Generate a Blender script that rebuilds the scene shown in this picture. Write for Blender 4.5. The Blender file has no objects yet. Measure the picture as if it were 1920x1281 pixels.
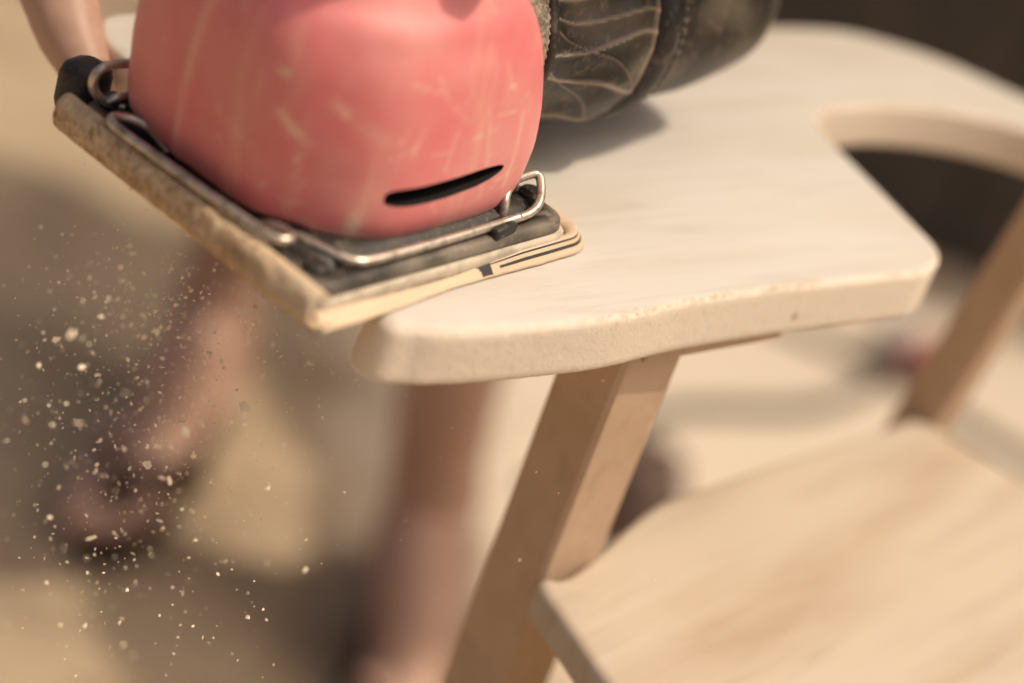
import bpy, bmesh, math, random
import numpy as np
from mathutils import Vector, Matrix, noise
random.seed(7); rng = np.random.default_rng(7)
S = bpy.context.scene; COL = S.collection
R = math.radians
# ------------------------------------------------------------------ camera, world, sun
AZ = 0.600                       # height of the armrest's top face above the ground
PITCH, ROLL, CH = R(30), R(19.5), 0.2744
fwd = Vector((0, math.cos(PITCH), -math.sin(PITCH))); rt = Vector((1, 0, 0)); up = Vector((0, math.sin(PITCH), math.cos(PITCH)))
CR = rt*math.cos(ROLL) + up*math.sin(ROLL); CU = up*math.cos(ROLL) - rt*math.sin(ROLL)
cam = bpy.data.cameras.new('camera'); camo = bpy.data.objects.new('camera', cam); COL.objects.link(camo)
M = Matrix((CR, CU, -fwd)).transposed().to_4x4(); M.translation = (0, 0, AZ+CH); camo.matrix_world = M
cam.lens = 70; cam.sensor_width = 36; cam.clip_start = .02; cam.clip_end = 400
cam.dof.use_dof = True; cam.dof.focus_distance = .588; cam.dof.aperture_fstop = 3.1; cam.dof.aperture_blades = 0
S.camera = camo
SUN = Vector((.456, .059, .888)).normalized()
W = bpy.data.worlds.new('World'); S.world = W; W.use_nodes = True
nt = W.node_tree; sky = nt.nodes.new('ShaderNodeTexSky'); sky.sky_type = 'NISHITA'; sky.sun_disc = False
sky.sun_elevation = math.asin(SUN.z); sky.sun_rotation = math.atan2(SUN.x, SUN.y); sky.dust_density = 8; sky.air_density = .55; sky.ozone_density = 0
bg = nt.nodes['Background']; bg.inputs['Strength'].default_value = .125
nt.links.new(sky.outputs[0], bg.inputs[0])
sl = bpy.data.lights.new('sun', 'SUN'); so = bpy.data.objects.new('sun', sl); COL.objects.link(so)
sl.energy = 2.6; sl.angle = R(.53); sl.color = (1, .92, .80); so.rotation_euler = SUN.to_track_quat('Z', 'Y').to_euler(); so.location = (3, 0, 6)
V = S.view_settings; V.view_transform = 'Standard'; V.look = 'None'; V.exposure = .02; V.gamma = 1
V.use_white_balance = True; V.white_balance_temperature = 7200; V.white_balance_tint = 10
S.cycles.use_denoising = True

# ------------------------------------------------------------------ helpers
def tag(o, label=None, cat=None, group=None, kind=None):
    if label: o['label'] = label
    if cat: o['category'] = cat
    if group: o['group'] = group
    if kind: o['kind'] = kind
    return o
def empty(name, loc=(0, 0, 0), rz=0):
    o = bpy.data.objects.new(name, None); COL.objects.link(o); o.location = loc; o.rotation_euler = (0, 0, rz); o.empty_display_size = .02
    return o
def link(name, me, mat, parent=None, smooth=True):
    o = bpy.data.objects.new(name, me); COL.objects.link(o)
    for m in (mat if isinstance(mat, (list, tuple)) else [mat]):
        if m: me.materials.append(m)
    if parent: o.parent = parent
    if smooth:
        for p in me.polygons: p.use_smooth = True
    return o
def from_bm(name, bm, mat, parent=None, smooth=True):
    bmesh.ops.recalc_face_normals(bm, faces=bm.faces)
    me = bpy.data.meshes.new(name); bm.to_mesh(me); bm.free()
    return link(name, me, mat, parent, smooth)
def sharp(o, ang=35):
    o.data.set_sharp_from_angle(angle=R(ang)); return o
def bake(o):
    dg = bpy.context.evaluated_depsgraph_get(); dg.update()
    me = bpy.data.meshes.new_from_object(o.evaluated_get(dg), depsgraph=dg)
    o.modifiers.clear(); old = o.data; o.data = me; me.name = o.name
    return o
def setattr_f(me, name, vals):
    a = me.attributes.new(name, 'FLOAT', 'POINT'); a.data.foreach_set('value', np.asarray(vals, dtype=np.float32))
def cr(pts, n, closed=False):
    """Catmull-Rom samples"""
    P = [Vector(p) for p in pts]; out = []; N = len(P)
    for i in range(N if closed else N-1):
        g = (lambda k: P[k % N]) if closed else (lambda k: P[max(0, min(N-1, k))])
        a, b, c, d = g(i-1), g(i), g(i+1), g(i+2)
        for k in range(n):
            t = k/n
            out.append(.5*((2*b)+(c-a)*t+(2*a-5*b+4*c-d)*t*t+(3*b-a-3*c+d)*t**3))
    if not closed: out.append(P[-1].copy())
    return out
def tube(bm, pts, rad, seg=10, caps=True):
    P = [Vector(p) for p in pts]; n = len(P); rads = rad if isinstance(rad, (list, tuple)) else [rad]*n
    rings = []; prev = None
    for i in range(n):
        t = (P[min(i+1, n-1)]-P[max(i-1, 0)]).normalized()
        a = prev if prev else (Vector((0, 0, 1)) if abs(t.z) < .9 else Vector((1, 0, 0)))
        a = (a - t*a.dot(t)).normalized(); prev = a; b = t.cross(a)
        rings.append([bm.verts.new(P[i]+(a*math.cos(2*math.pi*k/seg)+b*math.sin(2*math.pi*k/seg))*rads[i]) for k in range(seg)])
    for r0, r1 in zip(rings, rings[1:]):
        for k in range(seg): bm.faces.new((r0[k], r0[(k+1) % seg], r1[(k+1) % seg], r1[k]))
    if caps: bm.faces.new(rings[0][::-1]); bm.faces.new(rings[-1])
    return bm
def capsule(bm, a, b, ra, rb, seg=14):
    """tapered limb with round ends"""
    a, b = Vector(a), Vector(b); t = (b-a).normalized(); pts, rs = [], []
    for k in range(5):
        th = math.pi/2*(k/5); pts.append(a-t*ra*math.cos(th)); rs.append(max(ra*math.sin(th), ra*.12))
    for k in range(5): pts.append(a.lerp(b, k/4)); rs.append(ra+(rb-ra)*k/4)
    for k in range(1, 6):
        th = math.pi/2*(k/5); pts.append(b+t*rb*math.sin(th)); rs.append(max(rb*math.cos(th), rb*.12))
    tube(bm, pts, rs, seg)
def limb(bm, pts, rads):
    for i in range(len(pts)-1): capsule(bm, pts[i], pts[i+1], rads[i], rads[i+1])
def loft(name, rings, mat, parent=None, cap=True, closed=True, attr=None):
    """rings: list of equal-length lists of points"""
    n = len(rings[0]); vs = [tuple(p) for r in rings for p in r]; fs = []
    for i in range(len(rings)-1):
        for k in range(n if closed else n-1):
            k2 = (k+1) % n; fs.append((i*n+k, i*n+k2, (i+1)*n+k2, (i+1)*n+k))
    if cap: fs.append(tuple(range(n))[::-1]); fs.append(tuple((len(rings)-1)*n+k for k in range(n)))
    me = bpy.data.meshes.new(name); me.from_pydata(vs, [], fs)
    if attr is not None: setattr_f(me, 'wear_or_light', attr)
    bm = bmesh.new(); bm.from_mesh(me); bmesh.ops.recalc_face_normals(bm, faces=bm.faces); bm.to_mesh(me); bm.free()
    return link(name, me, mat, parent)
def box(bm, c, s, rz=0, bev=0, M3=None):
    r = bmesh.ops.create_cube(bm, size=1); vs = r['verts']
    for v in vs: v.co = Vector((v.co.x*s[0], v.co.y*s[1], v.co.z*s[2]))
    if bev:
        es = list({e for v in vs for e in v.link_edges}); rr = bmesh.ops.bevel(bm, geom=es, offset=bev, segments=2, affect='EDGES', profile=.5)
        vs = list({v for f in rr['faces'] for v in f.verts} | {v for v in vs if v.is_valid})
    mm = (M3 or Matrix.Rotation(rz, 3, 'Z'))
    for v in vs: v.co = mm @ v.co + Vector(c)

# ------------------------------------------------------------------ materials
def mat(name, col, rough=.6, spec=.4, metal=0):
    m = bpy.data.materials.new(name); m.use_nodes = True; b = m.node_tree.nodes['Principled BSDF']
    b.inputs['Base Color'].default_value = (*col, 1); b.inputs['Roughness'].default_value = rough; b.inputs['Specular IOR Level'].default_value = spec; b.inputs['Metallic'].default_value = metal
    return m
class NB:
    def __init__(s, m): s.t = m.node_tree; s.b = s.t.nodes['Principled BSDF']
    def n(s, ty, **kw):
        x = s.t.nodes.new(ty)
        for k, v in kw.items():
            if k.startswith('_'): setattr(x, k[1:], v)
            else: x.inputs[k.replace('_', ' ')].default_value = v
        return x
    def l(s, a, b): s.t.links.new(a, b)
    def coord(s, scale=(1, 1, 1), rot=(0, 0, 0)):
        tc = s.n('ShaderNodeTexCoord'); mp = s.n('ShaderNodeMapping'); mp.inputs['Scale'].default_value = scale; mp.inputs['Rotation'].default_value = rot
        s.l(tc.outputs['Object'], mp.inputs['Vector']); return mp.outputs[0]
    def noise(s, vec, scale, detail=4, rough=.55, dist=0):
        x = s.n('ShaderNodeTexNoise', Scale=scale, Detail=detail, Roughness=rough, Distortion=dist); s.l(vec, x.inputs['Vector']); return x.outputs['Fac']
    def ramp(s, fac, stops):
        r = s.n('ShaderNodeValToRGB'); e = r.color_ramp.elements
        while len(e) < len(stops): e.new(.5)
        for i, (p, c) in enumerate(stops): e[i].position = p; e[i].color = (*c, 1) if len(c) == 3 else c
        s.l(fac, r.inputs['Fac']); return r.outputs['Color']
    def g(s, fac, a, b): return s.ramp(fac, [(a, (0, 0, 0)), (b, (1, 1, 1))])
    def mix(s, fac, a, b, mode='MIX'):
        x = s.n('ShaderNodeMix', _data_type='RGBA', _blend_type=mode)
        for inp, v in ((x.inputs[0], fac), (x.inputs[6], a), (x.inputs[7], b)):
            if hasattr(v, 'type') and hasattr(v, 'links'): s.l(v, inp)
            elif isinstance(v, (int, float)): inp.default_value = v
            else: inp.default_value = (*v, 1)
        return x.outputs[2]
    def math(s, op, a, b=0):
        x = s.n('ShaderNodeMath', _operation=op)
        for i, v in enumerate((a, b)):
            if hasattr(v, 'links'): s.l(v, x.inputs[i])
            else: x.inputs[i].default_value = v
        return x.outputs[0]
    def bump(s, h, strength=.3, dist=.001):
        x = s.n('ShaderNodeBump', Strength=strength, Distance=dist); s.l(h, x.inputs['Height']); s.l(x.outputs[0], s.b.inputs['Normal'])
    def attr(s, name):
        x = s.n('ShaderNodeAttribute', _attribute_name=name); return x.outputs['Fac']
    def col(s, c): s.l(c, s.b.inputs['Base Color'])
    def rough(s, c): s.l(c, s.b.inputs['Roughness'])

def wood(name, base, dark, rz, grain=1.0, blotch=.5, bumpd=.0004, end=False):
    m = mat(name, base, .62, .25); q = NB(m)
    v = q.coord((1, 1, 1), (0, 0, -rz)); 
    vs = q.coord((.12, 1, 1), (0, 0, 0)) if False else None
    mp = q.n('ShaderNodeMapping'); mp.inputs['Scale'].default_value = (.10, 1, .6); q.l(v, mp.inputs['Vector'])
    n1 = q.noise(mp.outputs[0], 190*grain, 5, .65, .3); n2 = q.noise(mp.outputs[0], 38*grain, 4, .55, 1.2); n3 = q.noise(v, 16, 4, .6)
    mp2 = q.n('ShaderNodeMapping'); mp2.inputs['Scale'].default_value = (.35, 1, 1); q.l(v, mp2.inputs['Vector']); n4 = q.noise(mp2.outputs[0], 11, 3, .5)
    c = q.mix(q.math('MULTIPLY', q.g(n2, .45, .75), .45*blotch+.1), base, dark)
    c = q.mix(q.math('MULTIPLY', q.g(n4, .52, .72), .75*blotch), c, dark)
    c = q.mix(q.math('MULTIPLY', q.g(n1, .5, .8), .35), c, tuple(x*.7 for x in dark))
    c = q.mix(q.math('MULTIPLY', q.g(n3, .35, .7), .22), c, tuple(min(.9, x*1.12) for x in base))
    q.col(c); q.bump(n1, .35, bumpd)
    return m
D45 = math.atan2(.715, .699); D56 = math.atan2(.209, .143)
M_arm = wood('arm_wood', (.53, .50, .455), (.44, .345, .245), D45, 1, .7)
M_seat = wood('seat_wood', (.495, .415, .325), (.32, .20, .115), D56, .5, 1.35)
M_leg = wood('leg_wood', (.50, .355, .245), (.37, .24, .145), 0, 1, .5)

# rough sawn armrest edge: torn fibres, base tone lightened to paint in sunlight
def arm_material():
    m = M_arm; q = NB(m); t = m.node_tree
    src = q.b.inputs['Base Color'].links[0].from_socket
    e = q.attr('wear_or_light'); v = q.coord((1, 1, 1))
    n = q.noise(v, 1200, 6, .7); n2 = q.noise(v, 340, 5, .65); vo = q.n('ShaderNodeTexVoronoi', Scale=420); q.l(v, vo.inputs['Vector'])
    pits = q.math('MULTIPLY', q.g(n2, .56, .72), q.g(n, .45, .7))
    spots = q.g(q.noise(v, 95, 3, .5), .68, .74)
    c = q.mix(e, src, q.mix(q.math('MULTIPLY', pits, .7), (.74, .64, .52), (.40, .26, .15)))  # paler edge base is painted-in light; the pits are torn wood
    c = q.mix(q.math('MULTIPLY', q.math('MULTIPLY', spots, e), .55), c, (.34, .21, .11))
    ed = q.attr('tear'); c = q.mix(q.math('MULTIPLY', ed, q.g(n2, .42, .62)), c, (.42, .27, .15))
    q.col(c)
    h = q.math('ADD', q.math('MULTIPLY', n, .5), q.math('MULTIPLY', n2, .8))
    h = q.math('MULTIPLY', h, q.math('ADD', q.math('MULTIPLY', e, .9), .06))
    q.bump(h, .36, .0008); q.b.inputs['Roughness'].default_value = .75
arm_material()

def mk_ground():
    m = mat('ground_dusty', (.4, .34, .26), .9, .15); q = NB(m); v = q.coord()
    n1 = q.noise(v, 2.2, 5, .6, .3); n2 = q.noise(v, 9, 5, .6); n3 = q.noise(v, 60, 5, .65)
    c = q.mix(q.g(n1, .35, .65), (.335, .25, .165), (.44, .335, .222))
    c = q.mix(q.math('MULTIPLY', q.g(n2, .48, .66), .7), c, (.23, .17, .115))
    c = q.mix(q.math('MULTIPLY', q.g(n3, .5, .75), .35), c, (.60, .48, .35))
    # fallen sawdust lies thick under and behind the chair
    tc = q.n('ShaderNodeTexCoord'); mp = q.n('ShaderNodeMapping', _vector_type='TEXTURE'); mp.inputs['Location'].default_value = (.45, 1.45, 0); mp.inputs['Scale'].default_value = (.85, .75, 1)
    q.l(tc.outputs['Object'], mp.inputs['Vector']); ln = q.n('ShaderNodeVectorMath', _operation='LENGTH'); q.l(mp.outputs[0], ln.inputs[0])
    d = q.math('ADD', ln.outputs['Value'], q.math('MULTIPLY', n2, .5))
    f = q.ramp(d, [(.75, (1, 1, 1)), (1.05, (0, 0, 0))])
    c = q.mix(q.math('MULTIPLY', f, .85), c, (.66, .56, .45))
    q.col(c); q.bump(n3, .4, .004); return m
M_ground = mk_ground()

def mk_red():
    m = mat('red_plastic', (.66, .150, .165), .42, .45); q = NB(m); v = q.coord()
    w = q.attr('wear_or_light'); n1 = q.noise(v, 26, 5, .6); n2 = q.noise(v, 150, 5, .7); n3 = q.noise(v, 60, 4, .6, .6)
    c = q.mix(q.math('MULTIPLY', q.g(n1, .36, .68), .5), (.66, .165, .175), (.72, .38, .33))          # film of wood dust
    vs = q.coord((1.2, 1.2, .16)); st = q.noise(vs, 75, 4, .6)
    c = q.mix(q.math('MULTIPLY', q.g(st, .56, .68), .34), c, (.74, .42, .30))                          # vertical rub marks
    c = q.mix(q.math('MULTIPLY', q.g(n2, .62, .74), .35), c, (.78, .52, .38))
    wf = q.math('MULTIPLY', w, q.ramp(n3, [(.25, (.35, .35, .35)), (.6, (1, 1, 1))]))
    c = q.mix(wf, c, (.80, .58, .42)); q.col(c)
    q.rough(q.ramp(n1, [(.3, (.36,)*3), (.8, (.62,)*3)])); q.bump(n2, .12, .0006); return m
M_red = mk_red()
def mk_dusty(name, base, dust, lo, hi, rough=.55, scale=120, up_bias=.35):
    m = mat(name, base, rough, .4); q = NB(m); v = q.coord()
    n = q.noise(v, scale, 6, .68, .2); n2 = q.noise(v, scale*6, 4, .6)
    geo = q.n('ShaderNodeNewGeometry'); sx = q.n('ShaderNodeSeparateXYZ'); q.l(geo.outputs['Normal'], sx.inputs[0])
    f = q.math('ADD', q.g(n, lo, hi), q.math('MULTIPLY', q.attr('wear_or_light'), 1.0))
    c = q.mix(f, base, dust); c = q.mix(q.math('MULTIPLY', q.g(n2, .55, .75), .3), c, dust); q.col(c)
    q.bump(q.math('ADD', n, q.math('MULTIPLY', n2, .4)), .5, .0008); return m
M_base = mk_dusty('black_plastic_dusty', (.018, .016, .014), (.36, .30, .23), .58, .86, .5, 95)
M_side = mk_dusty('grey_pad_dusty', (.20, .17, .135), (.52, .44, .34), .35, .75, .7, 130)
M_dark = mat('dark_cavity', (.012, .011, .010), .7, .2)
M_black = mk_dusty('black_rubber', (.02, .019, .018), (.2, .17, .13), .62, .9, .5, 150)
M_bag = mk_dusty('dusty_black_fabric', (.020, .017, .015), (.40, .32, .23), .58, .98, .42, 48)
M_ring = mk_dusty('black_ring', (.022, .020, .018), (.25, .2, .15), .55, .9, .45, 90)
def mk_knit():
    m = mk_dusty('knitted_collar', (.06, .052, .042), (.40, .33, .24), .45, .65, .8, 600); return m
M_knit = mk_knit()
M_wire = mat('steel_wire', (.42, .37, .30), .38, .5, .85)
q = NB(M_wire); v = q.coord(); n = q.noise(v, 260, 5, .65); q.col(q.ramp(n, [(.32, (.20, .17, .135)), (.5, (.55, .49, .41)), (.8, (.74, .67, .57))])); q.rough(q.ramp(n, [(.3, (.55,)*3), (.7, (.3,)*3)]))
def mk_paper():
    m = mat('sandpaper_grit', (.5, .36, .22), .9, .2); q = NB(m); v = q.coord()
    n = q.noise(v, 560, 6, .75); n2 = q.noise(v, 190, 5, .7); w = q.attr('wear_or_light')
    c = q.ramp(n2, [(.30, (.34, .215, .12)), (.45, (.62, .43, .255)), (.60, (.78, .60, .40))])
    c = q.mix(q.math('MULTIPLY', q.g(n, .48, .62), .7), c, (.24, .15, .085))
    c = q.mix(w, c, (.72, .57, .40)); q.col(c); q.bump(q.math('ADD', n, n2), .9, .0012); return m
M_grit = mk_paper()
M_paper = wood('paper_backing', (.62, .475, .335), (.48, .34, .22), 0, 1, .4)
M_ink = mat('printed_ink', (.035, .03, .027), .7)
def mk_skin():
    m = mat('skin', (.42, .215, .15), .5, .4); q = NB(m); v = q.coord(); n = q.noise(v, 30, 5, .6)
    q.col(q.ramp(n, [(.3, (.40, .24, .175)), (.7, (.52, .325, .245))])); q.b.inputs['Subsurface Weight'].default_value = .06; q.b.inputs['Subsurface Radius'].default_value = (.01, .004, .002); q.bump(q.noise(v, 400, 4), .15, .0006); return m
M_skin = mk_skin()

# ------------------------------------------------------------------ ground and the dark wall beyond it
me = bpy.data.meshes.new('ground'); me.from_pydata([(-60, -60, 0), (60, -60, 0), (60, 60, 0), (-60, 60, 0)], [], [(0, 1, 2, 3)])
tag(link('ground', me, M_ground), 'dusty tan concrete ground strewn with sawdust', kind='structure')

# ------------------------------------------------------------------ armchair
chair = empty('armchair', (.16, .66, 0)); tag(chair, 'unfinished pale wood armchair with broad flat armrest being sanded', 'chair')
COFF = Vector((-.16, -.66, 0))
def cp(o): o.parent = chair; o.location = COFF; return o
top = [(-.0330, .4642), (-.0262, .4662), (-.0115, .4744), (.0242, .507), (.0482, .5362), (.079, .569), (.1181, .6074), (.1237, .6144), (.1273, .6225), (.1288, .6295), (.127, .6375),
       (.1202, .6479), (.1093, .6642), (.0859, .6988), (.0812, .7121), (.0841, .7229), (.0904, .7324), (.1101, .7531), (.1328, .7679), (.1561, .7771), (.1777, .780), (.215, .778), (.255, .768)]
outer = [(.275, .806), (.23, .815), (.1993, .8160), (.1693, .8180), (.152, .8229), (.1341, .8275), (.1099, .8262), (.0859, .818), (.0562, .7931), (.02, .756), (-.04, .700), (-.10, .642), (-.140, .610), (-.153, .598), (-.160, .586), (-.156, .574), (-.142, .562), (-.095, .535), (-.052, .503), (-.0395, .490), (-.0394, .4760), (-.0382, .4690)]
def dense(P, step=.0016):
    out = []
    P = cr(P, 10, True); n = len(P)
    L = [0]
    for i in range(n): L.append(L[-1]+(P[(i+1) % n]-P[i]).length)
    N = int(L[-1]/step); j = 0
    for k in range(N):
        d = L[-1]*k/N
        while L[j+1] < d: j += 1
        t = (d-L[j])/max(1e-9, L[j+1]-L[j]); out.append(P[j].lerp(P[(j+1) % n], t))
    return out
def slab(name, outline, z, th, mtl, rtop, rbot, flare=None, roughness=0, step=.0016):
    P = dense([Vector((x, y, 0)) for x, y in outline], step); n = len(P)
    nor = []
    for i in range(n):
        t = (P[(i+1) % n]-P[i-1]).normalized(); nor.append(Vector((t.y, -t.x, 0)))
    rings = []; wear_or_light = []; tear = []
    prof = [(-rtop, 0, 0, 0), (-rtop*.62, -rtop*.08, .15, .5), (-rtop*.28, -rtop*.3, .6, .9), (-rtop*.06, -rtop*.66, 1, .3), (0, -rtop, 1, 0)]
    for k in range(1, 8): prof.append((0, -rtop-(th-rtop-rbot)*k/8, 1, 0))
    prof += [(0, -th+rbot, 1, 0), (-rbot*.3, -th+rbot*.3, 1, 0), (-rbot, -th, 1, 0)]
    for j, (o, dz, w, te) in enumerate(prof):
        ring = []
        for i in range(n):
            fl = flare(P[i]) if flare else 0
            m_ = 1+(.55*math.exp(-((P[i]-Vector((-.036, .466, 0))).length/.045)**2) if flare else 0)
            if dz > -rtop-1e-9: o_, dz_ = o*m_, dz*m_
            else: o_, dz_ = o, -rtop*m_+(dz+rtop)*(th-rbot-rtop*m_)/(th-rbot-rtop) if dz > -th+rbot*.9 else dz
            off = o_ + fl*(-dz_/th)
            nz = 0
            if roughness and w > .3:
                nz = roughness*(noise.noise(Vector((P[i].x*260, P[i].y*260, dz*420)))*.6+noise.noise(Vector((P[i].x*700, P[i].y*700, dz*900)))*.5)
            ring.append(P[i]+nor[i]*(off+nz)+Vector((0, 0, z+dz_+(nz*.4 if w > .1 and w < 1 else 0))))
            a = noise.noise(Vector((P[i].x*45, P[i].y*45, 3)))
            wear_or_light.append(w); tear.append(te*max(0, min(1, .48+a*1.8))*(1-.95*math.exp(-((P[i]-Vector((-.036, .466, 0))).length/.04)**2)))
        rings.append(ring)
    me = bpy.data.meshes.new(name); vs = [tuple(p) for r in rings for p in r]; fs = []
    for i in range(len(rings)-1):
        for k in range(n): k2 = (k+1) % n; fs.append((i*n+k, (i+1)*n+k, (i+1)*n+k2, i*n+k2))
    from mathutils.geometry import tessellate_polygon
    for base, ring in ((0, rings[0]), ((len(rings)-1)*n, rings[-1])):
        for a_, b_, c_ in tessellate_polygon([[Vector((p.x, p.y, 0)) for p in ring]]): fs.append((base+a_, base+b_, base+c_))
    me.from_pydata(vs, [], fs); setattr_f(me, 'wear_or_light', wear_or_light); setattr_f(me, 'tear', tear)
    bm = bmesh.new(); bm.from_mesh(me); bmesh.ops.recalc_face_normals(bm, faces=bm.faces); bm.to_mesh(me); bm.free()
    return sharp(link(name, me, mtl), 50)
def flare(p):                       # the front end was cut a little out of square: it widens downwards
    d = (p-Vector((-.045, .463, 0))).length
    return .004*max(0, 1-d/.03)
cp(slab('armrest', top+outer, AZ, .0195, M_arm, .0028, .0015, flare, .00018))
# seat
seat = [(.0396, .5909), (.052, .575), (.0713, .5503), (.115, .500), (.19, .42), (.25, .355), (.268, .345), (.285, .352), (.35, .44), (.43, .57), (.452, .62), (.44, .645), (.38, .69), (.30, .755), (.2392, .791), (.20, .809), (.188, .811), (.1795, .803), (.1676, .7866), (.1222, .7311), (.098, .6995), (.075, .668), (.05, .606), (.040, .598)]
SD, SK = .112, .8895
seat = [(x*SK, y*SK) for x, y in seat]
cp(slab('seat', seat, AZ-SD, .015, M_seat, .004, .003, None, 0, .004))
# legs and post: square sections, slightly eased
def post(name, foot, topz, P0, ex, ey, w, d, mtl, lean=(0, 0), base=0):
    bm = bmesh.new(); rings = []
    pts = []
    for a, b in ((0, 0), (1, 0), (1, 1), (0, 1)): pts.append((a, b))
    e = .0016; lay = []
    for z in np.linspace(base, topz, 7):
        k = (z-(AZ-SD)); c0 = Vector((P0[0]+lean[0]*k, P0[1]+lean[1]*k, 0)); r = []
        for (a, b), (da, db) in zip(((0, 0), (1, 0), (1, 1), (0, 1)), ((1, 1), (-1, 1), (-1, -1), (1, -1))):
            X = ex*(a*w); Y = ey*(b*d)
            r.append(c0+X+Y+ex*0+ey*(db*e)+Vector((0, 0, z))) if (a, b) in ((0, 0), (1, 1)) else r.append(c0+X+Y+ex*(da*e)+Vector((0, 0, z)))
            r.append(c0+X+Y+ex*(da*e)+Vector((0, 0, z))) if (a, b) in ((0, 0), (1, 1)) else r.append(c0+X+Y+ey*(db*e)+Vector((0, 0, z)))
        lay.append(r)
    o = loft(name, lay, mtl); sharp(o, 40); return cp(o)
Pc = Vector((.0397, .5988, 0))*SK; Pl = Vector((.0236, .5843, 0))*SK; Pr = Vector((.0595, .6228, 0))*SK
ex = (Pr-Pc).normalized(); ey = Vector((-ex.y, ex.x, 0))
post('front_leg', None, AZ-.0195, (Pc.x, Pc.y), ex, ey, .0275, .0255, M_leg)
b0 = Vector((.1804, .805, 0)); b1 = Vector((.1946, .8048, 0))
ex2 = Vector((.143, .209, 0)).normalized(); ey2 = Vector((-ex2.y, ex2.x, 0))
post('back_leg', None, AZ+.16, (.197*SK, .8085*SK), ex2, ey2, .0195, .019, M_leg, (.075, -.075))
n2 = Vector((.84, -.54, 0))
post('front_leg', None, AZ-SD-.015, (.262*SK, .372*SK), ex, ey, .031, .0225, M_leg)
post('back_leg', None, AZ-SD-.015, (.40*SK, .60*SK), ex2, ey2, .022, .020, M_leg)
# block screwed under the armrest
bm = bmesh.new(); bx = (Vector((.0888, .5768, 0))-Vector((.0461, .53, 0))); L = bx.length; bx.normalize(); by = Vector((-bx.y, bx.x, 0))
c = Vector((.0461, .53, 0))+bx*(L*.52)+by*.0195
box(bm, (c.x, c.y, AZ-.0195-.004), (L*1.0, .022, .008), math.atan2(bx.y, bx.x), .0012)
cp(from_bm('support_block', bm, M_leg, smooth=False))

# ------------------------------------------------------------------ sander
SO = Vector((-.06725, .52279, AZ)); SA = math.atan2(.84598, .53322)
sander = empty('palm_sander', SO, SA); tag(sander, 'red palm sander with black base and dust bag working on the armrest', 'sander')
def sup(th, a, b, n):
    c, s = math.cos(th), math.sin(th); r = (abs(c/a)**n+abs(s/b)**n)**(-1/n); return r*c, r*s
def nexp(th):                       # corner sharpness round the plan, th in -pi..pi
    d = math.degrees(th) % 360
    keys = [(0, 4), (45, 4.2), (135, 4.5), (175, 3.4), (222, 2.35), (270, 3), (318, 4.4), (360, 4)]
    for (x0, y0), (x1, y1) in zip(keys, keys[1:]):
        if x0 <= d <= x1:
            t = (d-x0)/(x1-x0); t = t*t*(3-2*t); return y0+(y1-y0)*t
prof = [(.0124, .0472, .0438), (.0150, .0490, .0458), (.020, .0503, .0470), (.028, .0515, .0471), (.036, .0520, .0467), (.044, .0518, .0460), (.052, .0514, .0450), (.060, .0506, .0436), (.067, .0488, .0415), (.073, .0455, .0395), (.079, .0405, .0345), (.086, .0340, .0295), (.095, .0315, .0280), (.104, .0320, .0290), (.112, .0345, .0320), (.120, .0360, .0335), (.127, .0340, .0315), (.132, .0270, .0250), (.135, .0150, .0140)]
pz = cr([Vector((z+max(0, z-.079)*.40, a, b)) for z, a, b in prof], 6)
NT = 280; rings = []; wear_or_light = []
for (z, a, b) in pz:
    ring = []
    for k in range(NT):
        th = 2*math.pi*k/NT; n = nexp(th)+max(0, (z-.06)/.06)*(2.2-nexp(th))*min(1, max(0, (z-.06)/.03))
        n = max(2.0, n); x, y = sup(th, a, b, n); d = math.degrees(th)
        zz = z
        fr = 1/(1+math.exp((d-221.5)/-1.0))*1/(1+math.exp((d-318)/6)); drop = .0022*fr*max(0, 1-(z-.0135)/.012)      # front skirt hangs lower
        zz -= drop
        rid = 169+(z-.016)/.045*6
        g = math.exp(-((d-rid)/1.6)**2)*(1 if z < .075 else 0)
        sc = 1+.006*g+.016*math.exp(-abs(d-rid)/5)*(1 if z < .09 else 0); x = x*sc*(1-max(0, z-.042)*2.0*(x > 0))-.002-max(0, z-.03)*.14; y = y*sc+.003
        w = .42*g*max(0, min(1, (z-.012)/.01))
        w += .55*math.exp(-((zz-.0125)/.0018)**2)*(.5+.5*noise.noise(Vector((x*150, y*150, 1))))
        w += .5*math.exp(-((d-318)/9)**2)*math.exp(-((z-.03)/.016)**2)*(.5+noise.noise(Vector((d*.9, z*60, 5))))
        w += .9*math.exp(-((d-235)/2.6)**2)*math.exp(-((z-.0185)/.005)**2) + .5*math.exp(-((d-239)/3)**2)*math.exp(-((z-.028)/.008)**2)*.4
        wear_or_light.append(max(0, min(1, w))); ring.append((x, y, zz))
    rings.append(ring)
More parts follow.
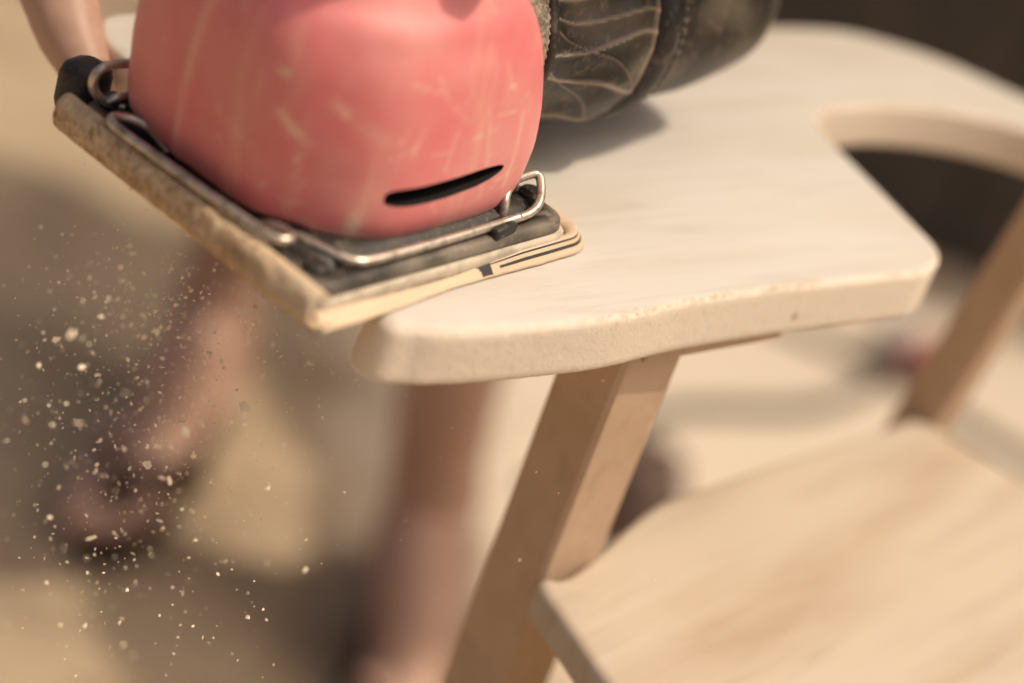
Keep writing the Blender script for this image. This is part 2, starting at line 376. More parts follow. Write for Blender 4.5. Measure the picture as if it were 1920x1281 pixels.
# a few scratches on the front of the shell: (angle, z) end points
for (d0, z0, d1, z1, wd, st) in ((207, .0465, 213, .0415, .0010, 1.1), (214, .0405, 217, .0395, .0009, .6), (266, .033, 270, .044, .0006, .6), (258, .039, 268, .0385, .0005, .45), (205, .058, 207, .0575, .001, .8), (222, .052, 226, .051, .0016, .35), (232, .047, 238, .044, .003, .3), (297, .055, 299, .054, .0008, .8), (286, .05, 289, .02, .0007, .35), (303, .045, 300, .022, .0008, .4), *[(a0, z0, a0+rng.normal(0, 6), z0+rng.normal(0, .004), rng.uniform(.00035, .0006), rng.uniform(.2, .55)) for a0, z0 in zip(rng.uniform(185, 318, 34), rng.uniform(.016, .068, 34))]):
    i = 0
    for ri, ring in enumerate(rings):
        for k in range(NT):
            d = 360*k/NT; z = ring[k][2]
            ax, az_ = (d-d0)*.00085, z-z0; bx_, bz_ = (d1-d0)*.00085, z1-z0
            t = max(0, min(1, (ax*bx_+az_*bz_)/(bx_*bx_+bz_*bz_))); q2 = (ax-t*bx_)**2+(az_-t*bz_)**2
            wear_or_light[ri*NT+k] = min(1, wear_or_light[ri*NT+k]+st*math.exp(-q2/wd**2))
shell = loft('housing', rings, M_red, sander, True, True, wear_or_light)
# vent slot cut through the front wall
bm = bmesh.new(); n = 40; ra, rb = [], []
u0, u1, zc0, zc1 = -.0255, .0215, .0254, .0278
for k in range(n):
    t = 2*math.pi*k/n; c_, s_ = math.cos(t), math.sin(t)
    hx = (u1-u0)/2; x = hx*(abs(c_)**.35)*(1 if c_ > 0 else -1); taper = 1-.5*max(0, x/hx)**3
    z = .0030*(abs(s_)**.6)*(1 if s_ > 0 else -1)*taper
    f = (x/hx+1)/2; zz = zc0+(zc1-zc0)*f+.0012*(f-.5)**2*4+z
    ra.append(bm.verts.new(((u0+u1)/2+x, -.060, zz))); rb.append(bm.verts.new(((u0+u1)/2+x, -.033, zz)))
for k in range(n): bm.faces.new((ra[k], ra[(k+1) % n], rb[(k+1) % n], rb[k]))
bm.faces.new(ra[::-1]); bm.faces.new(rb)
cut = from_bm('cutter', bm, M_dark, sander, False)
shell.data.materials.append(M_dark)
md = shell.modifiers.new('b', 'BOOLEAN'); md.object = cut; md.operation = 'DIFFERENCE'; md.solver = 'EXACT'; md.material_mode = 'TRANSFER'
bake(shell); bpy.data.objects.remove(cut)
for p in shell.data.polygons: p.use_smooth = True
sharp(shell, 40)
# dark vent lining that sits in the slot
bm = bmesh.new(); box(bm, (-.003, -.0330, .0285), (.052, .002, .010), 0, .0005); from_bm('vent', bm, M_dark, sander)
# base plate: rounded square, rim and raised inner deck
KU, KV, KX = 1.055, 1.01, -.0012
def rsq(a, b, r, z, n=10, cx=0, cy=0):
    out = []
    for (sx, sy, t0) in ((1, 1, 0), (-1, 1, 90), (-1, -1, 180), (1, -1, 270)):
        for k in range(n+1):
            t = R(t0+90*k/n); out.append((cx+sx*(a-r)+r*math.cos(t), cy+sy*(b-r)+r*math.sin(t), z))
    return out
def rsub(ring, m=3):                # subdivide long straight runs so noise has something to move
    out = []; n = len(ring)
    for i in range(n):
        a, b = Vector(ring[i]), Vector(ring[(i+1) % n]); k = max(1, int((b-a).length/.003))
        for j in range(k): out.append(a.lerp(b, j/k))
    return out
lay = [rsub(rsq(.0515, .0525, .0075, z)) for z in (.0015,)]
nn = len(lay[0])
def lay_ring(a, b, z, r=.007):
    base = lay[0]; return [Vector((p.x*a/.0515*KU+KX, p.y*b/.0525*KV, z)) for p in base]
P = [lay_ring(.0510, .0520, .0012), lay_ring(.0520, .0530, .0018), lay_ring(.0520, .0530, .0055), lay_ring(.0512, .0522, .0064)]
w = []
for i, r in enumerate(P):
    for p in r: w.append((.2, .6, .65, .8)[i]*(.6+noise.noise(p*180)*.9))
loft('pad', P, M_side, sander, True, True, [max(0, x) for x in w])
P = [lay_ring(.0500, .0510, .0062), lay_ring(.0508, .0518, .0070), lay_ring(.0504, .0514, .0095), lay_ring(.0492, .0502, .0103), lay_ring(.0468, .0478, .0105), lay_ring(.0455, .0465, .0098), lay_ring(.0435, .0445, .0098), lay_ring(.0425, .0435, .0118), lay_ring(.0380, .0390, .0125), lay_ring(.030, .031, .0128)]
w = []
for i, r in enumerate(P):
    for p in r: w.append((0, .55, .48, .40, .12, .0, .0, .08, 0, 0)[i]*(.65+noise.noise(Vector(p)*90)*1.1))
loft('base_plate', P, M_base, sander, True, True, [max(0, x) for x in w])
bm = bmesh.new()                    # dark gasket between plate and shell
tmp = [lay_ring(.034, .030, .0120), lay_ring(.035, .031, .0165)]
loft('gasket', tmp, M_dark, sander)
# corner boss and rivet under the lever, little lugs on the deck
for (x, y, rr, h) in ((.0475, -.0385, .0042, .0030), (-.046, .046, .004, .003), (-.0480, -.0440, .0035, .002), (.048, .046, .004, .003)):
    bm = bmesh.new(); tube(bm, [(x, y, .0095), (x, y, .0105+h*.7), (x, y, .0105+h)], [rr, rr, rr*.8], 16); sharp(from_bm('mounting_boss', bm, M_base, sander))
bm = bmesh.new(); tube(bm, [(.0425, -.0345, .0105), (.0425, -.0345, .0150), (.0425, -.0345, .0158)], [.0013, .0013, .0007], 12); from_bm('rivet', bm, M_wire, sander)
bm = bmesh.new(); box(bm, (.0222, -.0485, .0110), (.011, .0062, .0042), R(8), .0012); from_bm('wire_saddle', bm, M_base, sander)
bm = bmesh.new(); box(bm, (-.0455, .0, .0104), (.004, .05, .0022), 0, .0008); from_bm('deck_rib', bm, M_base, sander)
bm = bmesh.new(); box(bm, (-.0465, .0590, .0095), (.014, .013, .017), R(12), .004); from_bm('corner_tab', bm, M_black, sander)
# wires
RW = .00138
def wire(name, pts, n=6, rad=RW):
    bm = bmesh.new(); tube(bm, cr(pts, n), rad, 12); return from_bm(name, bm, M_wire, sander)
wire('clamp_wire', [(-.0480, .0180, .0108), (-.0486, .0230, .0130), (-.0500, .0278, .0148), (-.0530, .0318, .0154), (-.0572, .0330, .0156), (-.0596, .0305, .0156), (-.0600, .025, .0156), (-.0592, .010, .0156), (-.0580, -.010, .0156), (-.0570, -.024, .0156), (-.0562, -.0310, .0156), (-.0540, -.0352, .0156), (-.0506, -.0350, .0154), (-.0486, -.0310, .0146), (-.0478, -.0255, .0130), (-.0474, -.0205, .0104)])
wire('clamp_wire', [(-.0425, -.0270, .0085), (-.0434, -.0305, .0118), (-.0428, -.0360, .0126), (-.0405, -.0430, .0126), (-.0370, -.0475, .0126), (-.0310, -.0488, .0126), (-.0140, -.0490, .0126), (.0050, -.0488, .0126), (.0180, -.0482, .0124), (.0245, -.0478, .0122), (.0310, -.0480, .0128)])
wire('clamp_lever', [(.0240, -.0476, .0122), (.0300, -.0480, .0126), (.0355, -.0480, .0132), (.0395, -.0472, .0145), (.0430, -.0448, .0162), (.0455, -.0418, .0180), (.0464, -.0400, .0190), (.0456, -.0386, .0194), (.0424, -.0384, .0194), (.0374, -.0388, .0192), (.0332, -.0398, .0184), (.0305, -.0415, .0162), (.0290, -.0432, .0140), (.0280, -.0445, .0100)])
wire('clamp_lever', [(-.0450, .0420, .0120), (-.0475, .0440, .0120), (-.0505, .0460, .0130), (-.0528, .0475, .0155), (-.0535, .0480, .0185), (-.0525, .0480, .0212), (-.0500, .0478, .0228), (-.0460, .0474, .0232), (-.0420, .047, .0230)])
wire('clamp_wire', [(-.0505, .0440, .0135), (-.0480, .0430, .0150), (-.0440, .0430, .0150), (-.041, .044, .014)])
# sandpaper: sheet under the pad, rolled up round the left edge, flaring at the front edge
sp = empty('sandpaper'); sp.parent = sander
rings = []; wear_or_light = []
rp = [(-.0470, .0006), (-.0515, .0006), (-.0545, .0010), (-.0572, .0026), (-.0586, .0052), (-.0588, .0080), (-.0580, .0104), (-.0566, .0120), (-.0548, .0124), (-.0528, .0118), (-.0512, .0104), (-.0510, .0094), (-.0530, .0100), (-.0548, .0098), (-.0556, .0090), (-.0566, .006), (-.0552, .0032), (-.052, .0020), (-.047, .0018)]
rp = [(p.x, p.y) for p in cr([Vector((x, z, 0)) for x, z in rp], 3)]
for k in range(90):
    f = k/89; y = -.0570+f*.1085; ring = []
    for j, (x, z) in enumerate(rp):
        nz = noise.noise(Vector((x*300, y*300, z*300)))*.0005+noise.noise(Vector((y*60, 7, 0)))*.0004
        ex_ = .0010*noise.noise(Vector((x*900, z*900, 2))) if k in (0, 89) else 0
        ring.append((x-nz-.0036, y+ex_, z*1.08+nz*.6)); t = max(0, min(1, (.30-f)/.30))
        wear_or_light.append((.85*t*t*(3-2*t))*(1 if z > .004 else .6)+(.5 if f > .86 and z > .009 else 0))
    rings.append(ring)
roll = loft('grit_roll', rings, M_grit, sp, True, True, wear_or_light)
# front flare with its printed edge
def flare_pts(s):                   # s along the front edge from the left corner to past the right corner; returns base point and outward dir
    L1 = .1075; 
    if s < L1: return Vector((-.0550+s, -.0528, 0)), Vector((0, -1, 0))
    a = min((s-L1)/.012, 1); th = -math.pi/2+a*math.pi/2
    c = Vector((.0525, -.0455, 0)); p = c+Vector((math.cos(th)*.0073, math.sin(th)*.0073, 0))
    if s > L1+.012: p = p+Vector((0, s-L1-.012, 0))
    return p, Vector((math.cos(th), math.sin(th), 0))
rows = [(-.004, .0004), (.0002, .0022), (.0011, .0021), (.0014, .0020), (.0022, .0015), (.0028, .0012), (.0037, .0006), (.0042, .0002)]
ns = 240; vs = []; fs = []; mi = []
for k in range(ns):
    s = .134*k/(ns-1); p, d = flare_pts(s)
    bulge = 1+.30*math.exp(-((s-.012)/.024)**2)-.2*math.exp(-((s-.06)/.02)**2)+.05*max(0, min(1, (s-.065)/.03))
    lift = .0014*math.exp(-((s-.006)/.02)**2)
    bl = max(0, min(1, (s-.055)/.03))
    for j, (o, z) in enumerate(rows):
        z = z+bl*(.0052, .0026, .0020, .0016, .0013, .0008, .0004, 0)[j]*(1 if j else .2)
        w_ = noise.noise(Vector((s*260, j*.2, 0)))*.00022*(j > 5)
        q_ = p+d*(o*bulge+w_ if o > 0 else o); vs.append((q_.x, q_.y, z+.0004+lift*(o > 0)*(1-j/8)))
for k in range(ns-1):
    s = .134*k/(ns-1)
    for j in range(len(rows)-1):
        fs.append((k*8+j, k*8+j+1, (k+1)*8+j+1, (k+1)*8+j))
        ink = 0
        if s > .070 and j in (2,): ink = 1
        if s > .074 and j == 4: ink = 1
        if .0640 < s < .0705 and j in (1, 2, 3, 4, 5) : ink = 1 if (s-.064) > .0004*j else 0
        mi.append(ink)
me = bpy.data.meshes.new('paper_edge'); me.from_pydata(vs, [], fs); pe = link('paper_edge', me, [M_paper, M_ink], sp)
for p, m_ in zip(me.polygons, mi): p.material_index = m_
sm = pe.modifiers.new('s', 'SOLIDIFY'); sm.thickness = .0005; sm.offset = -1; bake(pe)
bm = bmesh.new(); box(bm, (0, 0, .0007), (.100, .102, .0009), 0, 0); from_bm('grit_sheet', bm, M_grit, sp, False)

# dust bag: collar, elastic band, pleated front, ring and end pouch, axis along +x of the sander
BV, BZ, BU = .005, .0505, -.0145
def bagring(x, rad, fn=None, n=320):
    out = []
    for k in range(n):
        t = 2*math.pi*k/n; r_ = rad*(1+(fn(t-2*math.pi if t > math.pi else t) if fn else 0)); out.append((x+BU*max(0, min(1, (.175-x)/.05)), BV+r_*math.cos(t), BZ+r_*math.sin(t)))
    return out
bagE = empty('dust_bag'); bagE.parent = sander
def body_of(name, prof, mtl, fn=None, wfn=None, cap=True):
    rg, w = [], []
    for x, r_ in prof:
        ring = bagring(x, r_, (lambda t: fn(x, t)) if fn else None); rg.append(ring)
        for k in range(320): w.append(wfn(x, (2*math.pi*k/320 if k <= 160 else 2*math.pi*k/320-2*math.pi)) if wfn else 0)
    return loft(name, rg, mtl, bagE, cap, True, w)
knit = lambda x, t: .012*math.sin(t*90)*math.sin(x*4200)
body_of('knit_collar', [(.040+.0006*i, .0335-.0000*i) for i in range(36)], M_knit, knit, lambda x, t: .25+.3*math.sin(t*90)*math.sin(x*4200))
body_of('elastic_band', [(.0612, .0300), (.0612, .0338), (.0622, .0345), (.0640, .0345), (.0650, .0338), (.0650, .030)], M_ring)
def crease(x, t):
    f = max(0, min(1, (x-.065)/.047)); cx_, sx_ = math.cos(t), math.sin(t); v_ = 0
    w1 = noise.noise(Vector((x*28, cx_*1.1+4, sx_*1.1)))
    for t0, dr, wd, am in ((-2.85, .12, .018, .9), (-2.40, -.25, .016, 1), (-1.85, .25, .016, .8), (-1.25, -.25, .03, .7), (-.5, .4, .03, .8), (.3, -.3, .03, .8), (1.2, .3, .03, .8), (2.2, -.3, .03, .8), (-2.62, .7, .014, .7), (2.98, -.18, .016, 1), (2.66, .12, .014, .8), (2.32, -.2, .015, .9), (1.95, .2, .016, .8), (3.12, .75, .012, .6)):
        d_ = (t-t0-dr*(f-.5)-w1*.35+math.pi) % (2*math.pi)-math.pi
        v_ = max(v_, am*math.exp(-(d_/wd)**2)+.35*am*math.exp(-(d_/.13)**2))
    return f, v_
def folds(x, t):
    f, v_ = crease(x, t); q_ = math.sin(f*math.pi)**.6
    return q_*(.040*v_-.02+.13*noise.noise(Vector((x*26, math.cos(t)*1.5, math.sin(t)*1.5)))+.035*noise.noise(Vector((x*70, math.cos(t)*4, math.sin(t)*4))))
def fwear(x, t):
    f, v_ = crease(x, t); e = max(0, (f-.90)/.10); nz = noise.noise(Vector((x*45, math.cos(t)*2.4, math.sin(t)*2.4+9)))
    return max(0, min(1, .8*max(0, v_-.25)+e*.8+max(0, nz)*.4))
body_of('pleated_sleeve', [(.0645+.0475*i/110, .0340+.0035*min(1, (i/110)*1.6)) for i in range(111)], M_bag, folds, fwear)
body_of('bag_ring', [(.1095, .0345), (.1105, .0375), (.1125, .0395), (.1160, .0402), (.1195, .0395), (.1215, .0372), (.122, .034)], M_ring)
body_of('zip', [(.1214, .0360), (.1220, .0382), (.1232, .0386), (.1244, .0382), (.1250, .0360)], M_ring, lambda x, t: .012*(1 if math.sin(t*70) > 0 else -1), lambda x, t: .3*(math.sin(t*70) > 0))
pouch = [(.1240, .0362), (.132, .0366), (.142, .0362), (.152, .0354), (.162, .0345), (.170, .0330), (.1755, .0305), (.1785, .0270), (.180, .022), (.1805, .012), (.1806, .003)]
pouch = [(p.x, p.y) for p in cr([Vector((a, b, 0)) for a, b in pouch], 5)]
body_of('pouch', pouch, M_bag, lambda x, t: .05*noise.noise(Vector((x*38, math.cos(t)*1.6, math.sin(t)*1.6+3))), lambda x, t: max(0, .5*noise.noise(Vector((x*60, math.cos(t)*2, math.sin(t)*2)))))

# ------------------------------------------------------------------ person: feet, legs, hips, bent back, both hands
per = empty('person', (-.10, 1.2, 0)); tag(per, 'bare legged person in dark thong sandals leaning over the armchair, thumb on its armrest end', 'person')
POFF = Vector((.10, -1.2, 0))
def pp(o): o.parent = per; o.location = POFF; return o
bm = bmesh.new()
def foot(heel, ank, ball, toe, knee):
    h, a, b, t = map(Vector, (heel, ank, ball, toe)); side = (b-h).cross(Vector((0, 0, 1))).normalized()
    limb(bm, [a+Vector((0, 0, .03)), h, b], [.032, .029, .026])
    limb(bm, [a, a.lerp(b, .5)+Vector((0, 0, .020)), b], [.030, .030, .022])
    for i, (o, ln, r_) in enumerate(((.030, 1.0, .0125), (.014, 1.03, .0095), (0, .96, .009), (-.014, .86, .0085), (-.027, .72, .008))):
        st = b+side*o*.72; dr = (t-b).normalized(); limb(bm, [st, st+dr*(t-b).length*ln*.5+Vector((0, 0, .004)), st+dr*(t-b).length*ln-Vector((0, 0, .003))], [r_*1.5, r_*1.1, r_])
    k = Vector(knee); limb(bm, [a, a.lerp(k, .3), a.lerp(k, .7)+Vector((0, .02, 0)), k], [.029, .033, .046, .047])
foot((-.208, 1.275, .036), (-.214, 1.235, .09), (-.215, 1.135, .034), (-.218, 1.058, .022), (-.195, 1.25, .47))
foot((-.020, 1.135, .036), (-.014, 1.092, .09), (.012, .98, .032), (.026, .905, .022), (-.060, 1.06, .47))
hipR, hipL = (-.10, 1.46, .87), (.07, 1.44, .87)
limb(bm, [(-.195, 1.25, .47), hipR], [.047, .075]); limb(bm, [(-.060, 1.06, .47), hipL], [.047, .075])
limb(bm, [hipR, hipL], [.09, .09]); limb(bm, [(.01, 1.44, .90), (-.02, 1.30, 1.08), (-.07, 1.10, 1.24), (-.05, .98, 1.34)], [.12, .115, .125, .08])
limb(bm, [(-.23, 1.03, 1.29), (.12, 1.01, 1.29)], [.06, .06]); limb(bm, [(-.05, .98, 1.34), (-.045, .90, 1.39)], [.055, .052])
HC = Vector((-.045, .83, 1.42)); bmesh.ops.create_uvsphere(bm, u_segments=24, v_segments=16, radius=1, matrix=Matrix.Translation(HC) @ Matrix.Rotation(R(50), 4, 'X') @ Matrix.Diagonal((.075, .095, .115, 1)))
fc = Vector((0, -.75, -.66)).normalized(); limb(bm, [HC+fc*.085, HC+fc*.112+Vector((0, 0, -.012))], [.012, .013])
for s_ in (-1, 1): limb(bm, [HC+Vector((s_*.074, 0, 0)), HC+Vector((s_*.080, .012, .02))], [.014, .016])
# arms
hand_R = Vector((-.180, .650, AZ+.070)); hand_L = Vector((-.040, .552, AZ+.150))
limb(bm, [(-.23, 1.03, 1.29), (-.30, .86, 1.0), (-.215, .720, AZ+.15), hand_R], [.055, .045, .030, .030])
limb(bm, [(.12, 1.01, 1.29), (.17, .80, .98), (.030, .590, AZ+.150), hand_L], [.055, .045, .027, .026])
# right hand on the outer end of the armrest, thumb reaching down to the sander's corner
limb(bm, [hand_R, (-.178, .612, AZ+.060)], [.030, .022]); limb(bm, [hand_R, (-.150, .640, AZ+.050)], [.026, .018])
limb(bm, [(-.192, .615, AZ+.056), (-.188, .598, AZ+.036), (-.1795, .584, AZ+.012), (-.1640, .569, AZ-.003), (-.1490, .5560, AZ-.011)], [.0160, .0150, .0142, .0112, .0072])
for k, (x, y) in enumerate(((-.152, .618), (-.135, .632), (-.119, .645), (-.105, .657))):
    limb(bm, [(x-.018, y+.022, AZ+.050), (x, y+.004, AZ+.030), (x+.013, y-.012, AZ+.016), (x+.020, y-.022, AZ+.0085)], [.0115, .0095, .0088, .0075])
# left hand over the sander's knob
kn = SO+Vector((-.008, .003, .137))
limb(bm, [hand_L, (-.064, .538, AZ+.172)], [.032, .026])
for a_, ln, r_ in ((-2.75, .9, .0085), (-2.25, 1, .009), (-1.75, 1.02, .009), (-1.25, .95, .0085)):
    d_ = Vector((math.cos(a_), math.sin(a_), 0)); s0 = Vector((-.066, .534, AZ+.172))+d_*.014
    limb(bm, [s0, kn+d_*.034+Vector((0, 0, .010)), kn+d_*.050+Vector((0, 0, -.012)), kn+d_*.044+Vector((0, 0, -.036*ln))], [r_*1.2, r_*1.05, r_, r_*.85])
limb(bm, [hand_L, kn+Vector((.040, .012, .008)), kn+Vector((.046, -.012, -.018)), kn+Vector((.040, -.022, -.036))], [.014, .012, .0105, .009])
body = from_bm('body', bm, M_skin)
rm = body.modifiers.new('r', 'REMESH'); rm.mode = 'VOXEL'; rm.voxel_size = .0042; sm = body.modifiers.new('s', 'SMOOTH'); sm.iterations = 3; sm.factor = .5
bake(body); pp(body)
for p in body.data.polygons: p.use_smooth = True
M_cloth = wood('cotton', (.10, .10, .11), (.06, .06, .07), 0, 3, .4); M_shirt = wood('shirt_cotton', (.22, .18, .15), (.15, .12, .1), 0, 3, .4); M_slip = mat('slipper_suede', (.035, .022, .017), .9, .1); M_hair = mat('hair', (.02, .015, .012), .6)
def cloth(name, segs, m_, vox=.008):
    bm = bmesh.new()
    for pts, rd in segs: limb(bm, pts, rd)
    o = from_bm(name, bm, m_); r_ = o.modifiers.new('r', 'REMESH'); r_.mode = 'VOXEL'; r_.voxel_size = vox; s2 = o.modifiers.new('s', 'SMOOTH'); s2.iterations = 4; bake(o)
    for p in o.data.polygons: p.use_smooth = True
    return pp(o)
cloth('shorts', [([hipR, (-.115, 1.425, .79)], [.115, .105]), ([hipL, (.045, 1.385, .79)], [.115, .105]), ([hipR, hipL], [.115, .115]), ([(.01, 1.44, .88), (.0, 1.40, .97)], [.145, .135])], M_cloth)
cloth('shirt', [([(0, 1.41, .95), (-.02, 1.30, 1.08), (-.07, 1.10, 1.24), (-.05, 1.01, 1.31)], [.135, .13, .14, .095]), ([(-.23, 1.03, 1.29), (.12, 1.01, 1.29)], [.075, .075]), ([(-.23, 1.03, 1.29), (-.275, .93, 1.12)], [.072, .066]), ([(.12, 1.01, 1.29), (.127, .88, 1.12)], [.072, .066])], M_shirt)
hb = HC-fc*.02+Vector((0, 0, .012)); cloth('hair', [([hb, hb+Vector((0, .03, .0))], [.095, .088])], M_hair, .006)
for sx, (h, t) in enumerate((((-.207, 1.292), (-.218, 1.045)), ((-.020, 1.155), (.026, .890)))):
    bm = bmesh.new(); h, t = Vector((*h, 0)), Vector((*t, 0)); ax = (t-h).normalized(); sd = Vector((-ax.y, ax.x, 0)); Ln = (t-h).length; pr = []
    for k in range(48):
        a_ = 2*math.pi*k/48; y_ = math.sin(a_); x_ = math.cos(a_); wd = .032+.005*x_
        pr.append(h.lerp(t, .5)+ax*x_*(Ln/2+.008)+sd*wd*(abs(y_)**.75)*(1 if y_ > 0 else -1))
    rg = [[p+Vector((0, 0, z)) for p in pr] for z in (.001, .010)]
    o = loft('sandal', rg, M_slip); sharp(o); pp(o)
    bm = bmesh.new()
    c_ = h.lerp(t, .74); tip = h.lerp(t, .90)
    for g in (-1, 1): tube(bm, cr([c_-ax*.05+sd*.036*g+Vector((0, 0, .010)), c_-ax*.02+sd*.030*g+Vector((0, 0, .040)), c_+ax*.02+sd*.012*g+Vector((0, 0, .050)), tip+Vector((0, 0, .030))], 5), .006, 8)
    st = from_bm('strap', bm, M_slip); st.parent = o

# ------------------------------------------------------------------ things lying on the ground behind
M_cable = mat('cable_rubber', (.055, .05, .042), .6)
bm = bmesh.new(); tube(bm, cr([(.05, 1.30, .005), (.11, 1.41, .005), (.1434, 1.4752, .005), (.1794, 1.5083, .005), (.2661, 1.5659, .005), (.3158, 1.6285, .005), (.3418, 1.6693, .005), (.36, 1.68, .005), (.39, 1.665, .005), (.4213, 1.6442, .005), (.4831, 1.617, .005), (.60, 1.60, .005), (.85, 1.5, .005)], 8), .0075, 10)
tag(from_bm('power_cable', bm, M_cable), 'dark rubber cable winding across the pale ground behind the seat', 'cable')
bm = bmesh.new(); tube(bm, cr([(.3500, 1.672, .006), (.31, 1.695, .005), (.2654, 1.705, .005), (.20, 1.72, .005), (.05, 1.80, 0.006)], 8), .0060, 10)
tag(from_bm('extension_lead', bm, M_cable), 'second dark lead that meets the cable at a knot beside the chair post', 'cable')
# dark shed wall
wl = empty('shed_wall', (1.45, 2.0, 0)); tag(wl, 'dark brown boarded wall in shade at the far right', 'wall')
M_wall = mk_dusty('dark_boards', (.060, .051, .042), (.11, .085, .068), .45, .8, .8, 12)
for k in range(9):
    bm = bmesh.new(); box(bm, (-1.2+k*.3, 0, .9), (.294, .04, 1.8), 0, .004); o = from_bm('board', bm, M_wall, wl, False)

# ------------------------------------------------------------------ flying dust
M_dust = mat('sawdust_flake', (.92, .78, .57), .8, .2)
def cw(px, py, depth): return Vector((0, 0, AZ+CH))+(fwd+CR*((px-960)/3733.3)-CU*((py-640.5)/3733.3))*depth
def flake(bm, c, s):
    A = Vector(rng.normal(size=3)).normalized(); B = A.cross(Vector(rng.normal(size=3))).normalized(); Cc = A.cross(B); vs = []
    el = rng.uniform(.45, 1.5); th_ = rng.uniform(.15, .45)
    for k in range(7):
        t = 2*math.pi*k/7+rng.uniform(-.3, .3); q_ = s*rng.uniform(.5, 1.15)
        vs.append(bm.verts.new(c+A*math.cos(t)*q_*el+B*math.sin(t)*q_+Cc*rng.uniform(-th_, th_)*s))
    r_ = bmesh.ops.convex_hull(bm, input=vs)
    for g in set(r_['geom_interior']):
        if isinstance(g, bmesh.types.BMVert) and g.is_valid: bm.verts.remove(g)
bm = bmesh.new()
p0 = cw(300, 480, .568); p1 = cw(265, 800, .566); p2 = cw(190, 1190, .564)
for i in range(1500):
    t = rng.beta(1.2, 1.5); a = p0.lerp(p1, t*2) if t < .5 else p1.lerp(p2, t*2-1)
    sp_ = .0145+.011*t; c_ = a+Vector(rng.normal(size=3)*np.array([sp_, .010 if rng.random() < .7 else .03, sp_*.7]))
    flake(bm, c_, 10**rng.normal(-3.43, .21))
for i in range(60):
    c_ = cw(rng.normal(620, 90), rng.normal(660, 60), rng.normal(.58, .015)); flake(bm, c_, 10**rng.normal(-3.45, .18))
for i in range(45):
    c_ = cw(rng.uniform(600, 1250), rng.uniform(690, 1150), rng.normal(.58, .03)); flake(bm, c_, 10**rng.normal(-3.75, .15))
tag(from_bm('sawdust', bm, M_dust, smooth=False), 'fine pale sawdust flying down from the sandpaper edge', 'sawdust', kind='stuff')

M_tin = mat('white_tin', (.72, .66, .58), .4, .5); M_redtin = mat('red_paint', (.46, .19, .16), .45, .4); M_brown = mat('shade_spot_brown', (.10, .06, .045), .5, .4)
def turned(name, prof, loc, mtl, parent=None, axis=None):
    rg = [[(r_*math.cos(2*math.pi*k/28), r_*math.sin(2*math.pi*k/28), z) for k in range(28)] for r_, z in prof]
    o = loft(name, rg, mtl, parent); sharp(o, 40); o.location = loc
    return o
tin = empty('paint_tin', (.345, 1.735, .027)); tin.rotation_euler = (R(90), 0, R(35)); tin.scale = (.8, .8, .8); tag(tin, 'small red and white tin lying beside the foot of the chair post', 'tin')
turned('can', [(.030, 0), (.032, .003), (.032, .05), (.030, .052)], (0, 0, 0), M_tin, tin); turned('lid', [(.0325, .050), (.0335, .052), (.0335, .068), (.030, .071)], (0, 0, 0), M_redtin, tin); turned('cap', [(.012, .069), (.013, .072), (.013, .09), (.011, .092)], (0, 0, 0), M_black, tin)
jar = empty('shade_spot_jar', (.128, 1.30, 0)); tag(jar, 'made-up dark brown jar standing in for a shaded spot between front leg and seat edge', 'jar')  # added jar, its dark colour stands in for a shaded spot
turned('glass', [(.030, 0), (.038, .006), (.040, .045), (.034, .055), (.028, .058)], (0, 0, 0), M_brown, jar); turned('lid', [(.029, .056), (.031, .058), (.031, .068), (.028, .070)], (0, 0, 0), M_brown, jar)
# larger chips, each one by itself
for i in range(26):
    t = rng.uniform(0, 1)**1.3; a = p0.lerp(p1, t); c_ = a+Vector(rng.normal(size=3)*np.array([.016, .016, .012]))
    bm = bmesh.new(); flake(bm, Vector((0, 0, 0)), rng.uniform(.0008, .0013)); o = from_bm('wood_chip', bm, M_dust, smooth=False); o.location = c_
    tag(o, 'pale wood chip flying among the sawdust below the sandpaper edge', 'wood chip', 'larger wood chips in the flying sawdust')

# ------------------------------------------------------------------ unseen added tree: crown shaped to throw broken shade on the left ground
tree = empty('added_shade_tree', (1.20, 1.02, 0)); tag(tree, 'unseen leafy tree added right of the armchair to throw broken shade on the ground', 'tree')
M_bark = mk_dusty('bark', (.10, .07, .05), (.2, .15, .1), .5, .8, .9, 40); M_leaf = mat('leaf', (.05, .09, .025), .6, .3)
DARK = [(-0.394, 1.271), (-0.392, 1.376), (-0.361, 1.468), (-0.311, 1.508), (-0.233, 1.497), (-0.11, 1.437), (-0.033, 1.482), (0.018, 1.222), (0.062, 1.036), (-0.137, 0.931), (-0.194, 1.0), (-0.238, 1.068), (-0.28, 1.146), (-0.335, 1.132)]  # ground area to be shaded: leaves are placed along sun rays above it
LIT = [[(-0.275, 1.276), (-0.265, 1.328), (-0.181, 1.306), (-0.116, 1.221), (-0.094, 1.114), (-0.167, 1.052), (-0.217, 1.074)], [(-0.075, 1.22), (-0.062, 1.236), (-0.045, 1.22), (-0.051, 1.191), (-0.066, 1.192)], [(-0.031, 1.399), (0.047, 1.47), (0.052, 1.295), (0.004, 1.25)], [(-0.117, 1.266), (-0.097, 1.291), (-0.076, 1.277), (-0.091, 1.248)]]
def grow(poly, k):
    cx_ = sum(p[0] for p in poly)/len(poly); cy_ = sum(p[1] for p in poly)/len(poly)
    return [(cx_+(x-cx_)*k, cy_+(y-cy_)*k) for x, y in poly]
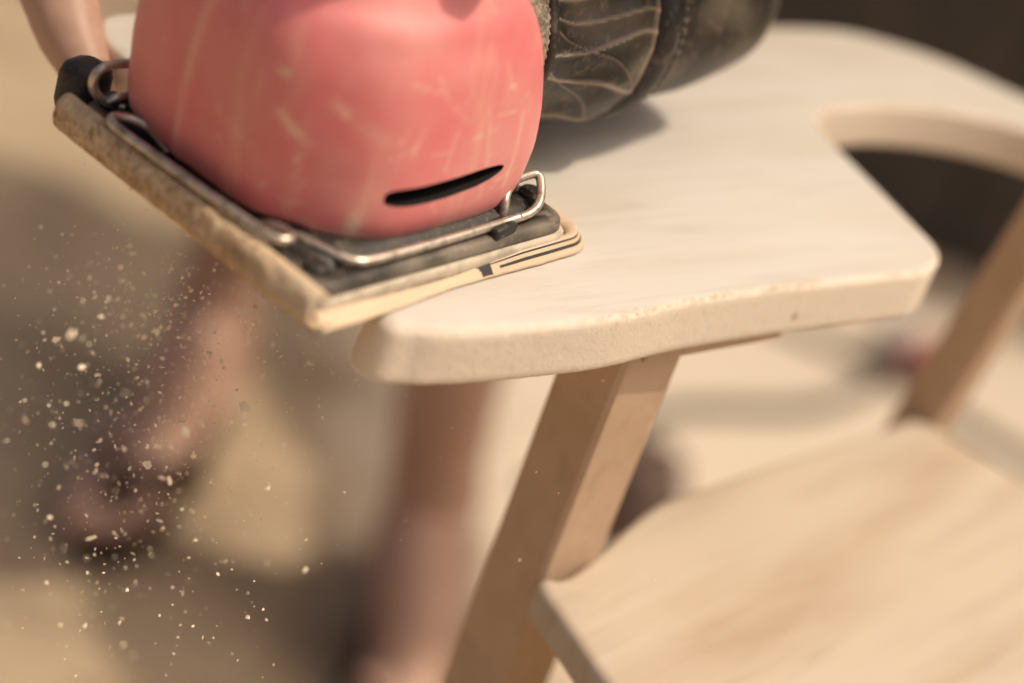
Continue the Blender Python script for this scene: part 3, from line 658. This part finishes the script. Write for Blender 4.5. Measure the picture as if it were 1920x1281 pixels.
LIT = [grow(q_, k_) for q_, k_ in zip(LIT, (1.27, 1.05, 1.25, .05))]+[[(-.15, 1.30), (-.18, 1.18), (-.48, 1.15), (-.48, 1.24)]]
def inside(p, poly):
    c_ = False; n = len(poly)
    for i in range(n):
        (x0, y0), (x1, y1) = poly[i], poly[(i+1) % n]
        if (y0 > p[1]) != (y1 > p[1]) and p[0] < (x1-x0)*(p[1]-y0)/(y1-y0)+x0: c_ = not c_
    return c_
bm = bmesh.new(); T0 = Vector((1.20, 1.02, 0)); hub = Vector((.78, 1.04, 1.2))
tube(bm, [Vector((0, 0, 0)), Vector((-.05, .01, .4)), Vector((-.18, .0, .8)), hub-T0], [.045, .036, .030, .024], 12); from_bm('trunk', bm, M_bark, tree)
xs = [p[0] for p in DARK]; ys = [p[1] for p in DARK]; sx_, sy_ = SUN.x/SUN.z, SUN.y/SUN.z; leaves = []
while len(leaves) < 5200:
    p = (rng.uniform(min(xs), max(xs)), rng.uniform(min(ys), max(ys)))
    if not inside(p, DARK) or any(inside(p, q_) for q_ in LIT): continue
    h = rng.uniform(1.25, 1.6); leaves.append(Vector((p[0]+sx_*h, p[1]+sy_*h, h)))
for k in range(7):
    t_ = leaves[k*600]; bm = bmesh.new(); m_ = hub.lerp(t_, .5)+Vector((0, 0, .04)); tube(bm, [q_-T0 for q_ in (hub, m_, t_)], [.018, .010, .003], 8); from_bm('limb', bm, M_bark, tree)
bm = bmesh.new()
for c_ in leaves:
    d = Vector(rng.normal(size=3)); nrm = (SUN+d*.35).normalized(); a_ = nrm.cross(Vector(rng.normal(size=3))).normalized(); b_ = nrm.cross(a_); L_ = rng.uniform(.010, .017)
    vs = [bm.verts.new(c_-T0+a_*x*L_+b_*y*L_+nrm*z*L_) for x, y, z in ((-1.2, 0, 0), (-.3, -.55, .12), (.5, -.45, .1), (1.3, 0, -.1), (.5, .45, .1), (-.3, .55, .12))]
    bm.faces.new((vs[0], vs[1], vs[2], vs[3])); bm.faces.new((vs[0], vs[3], vs[4], vs[5]))
tag(from_bm('foliage', bm, M_leaf, tree), kind='stuff')
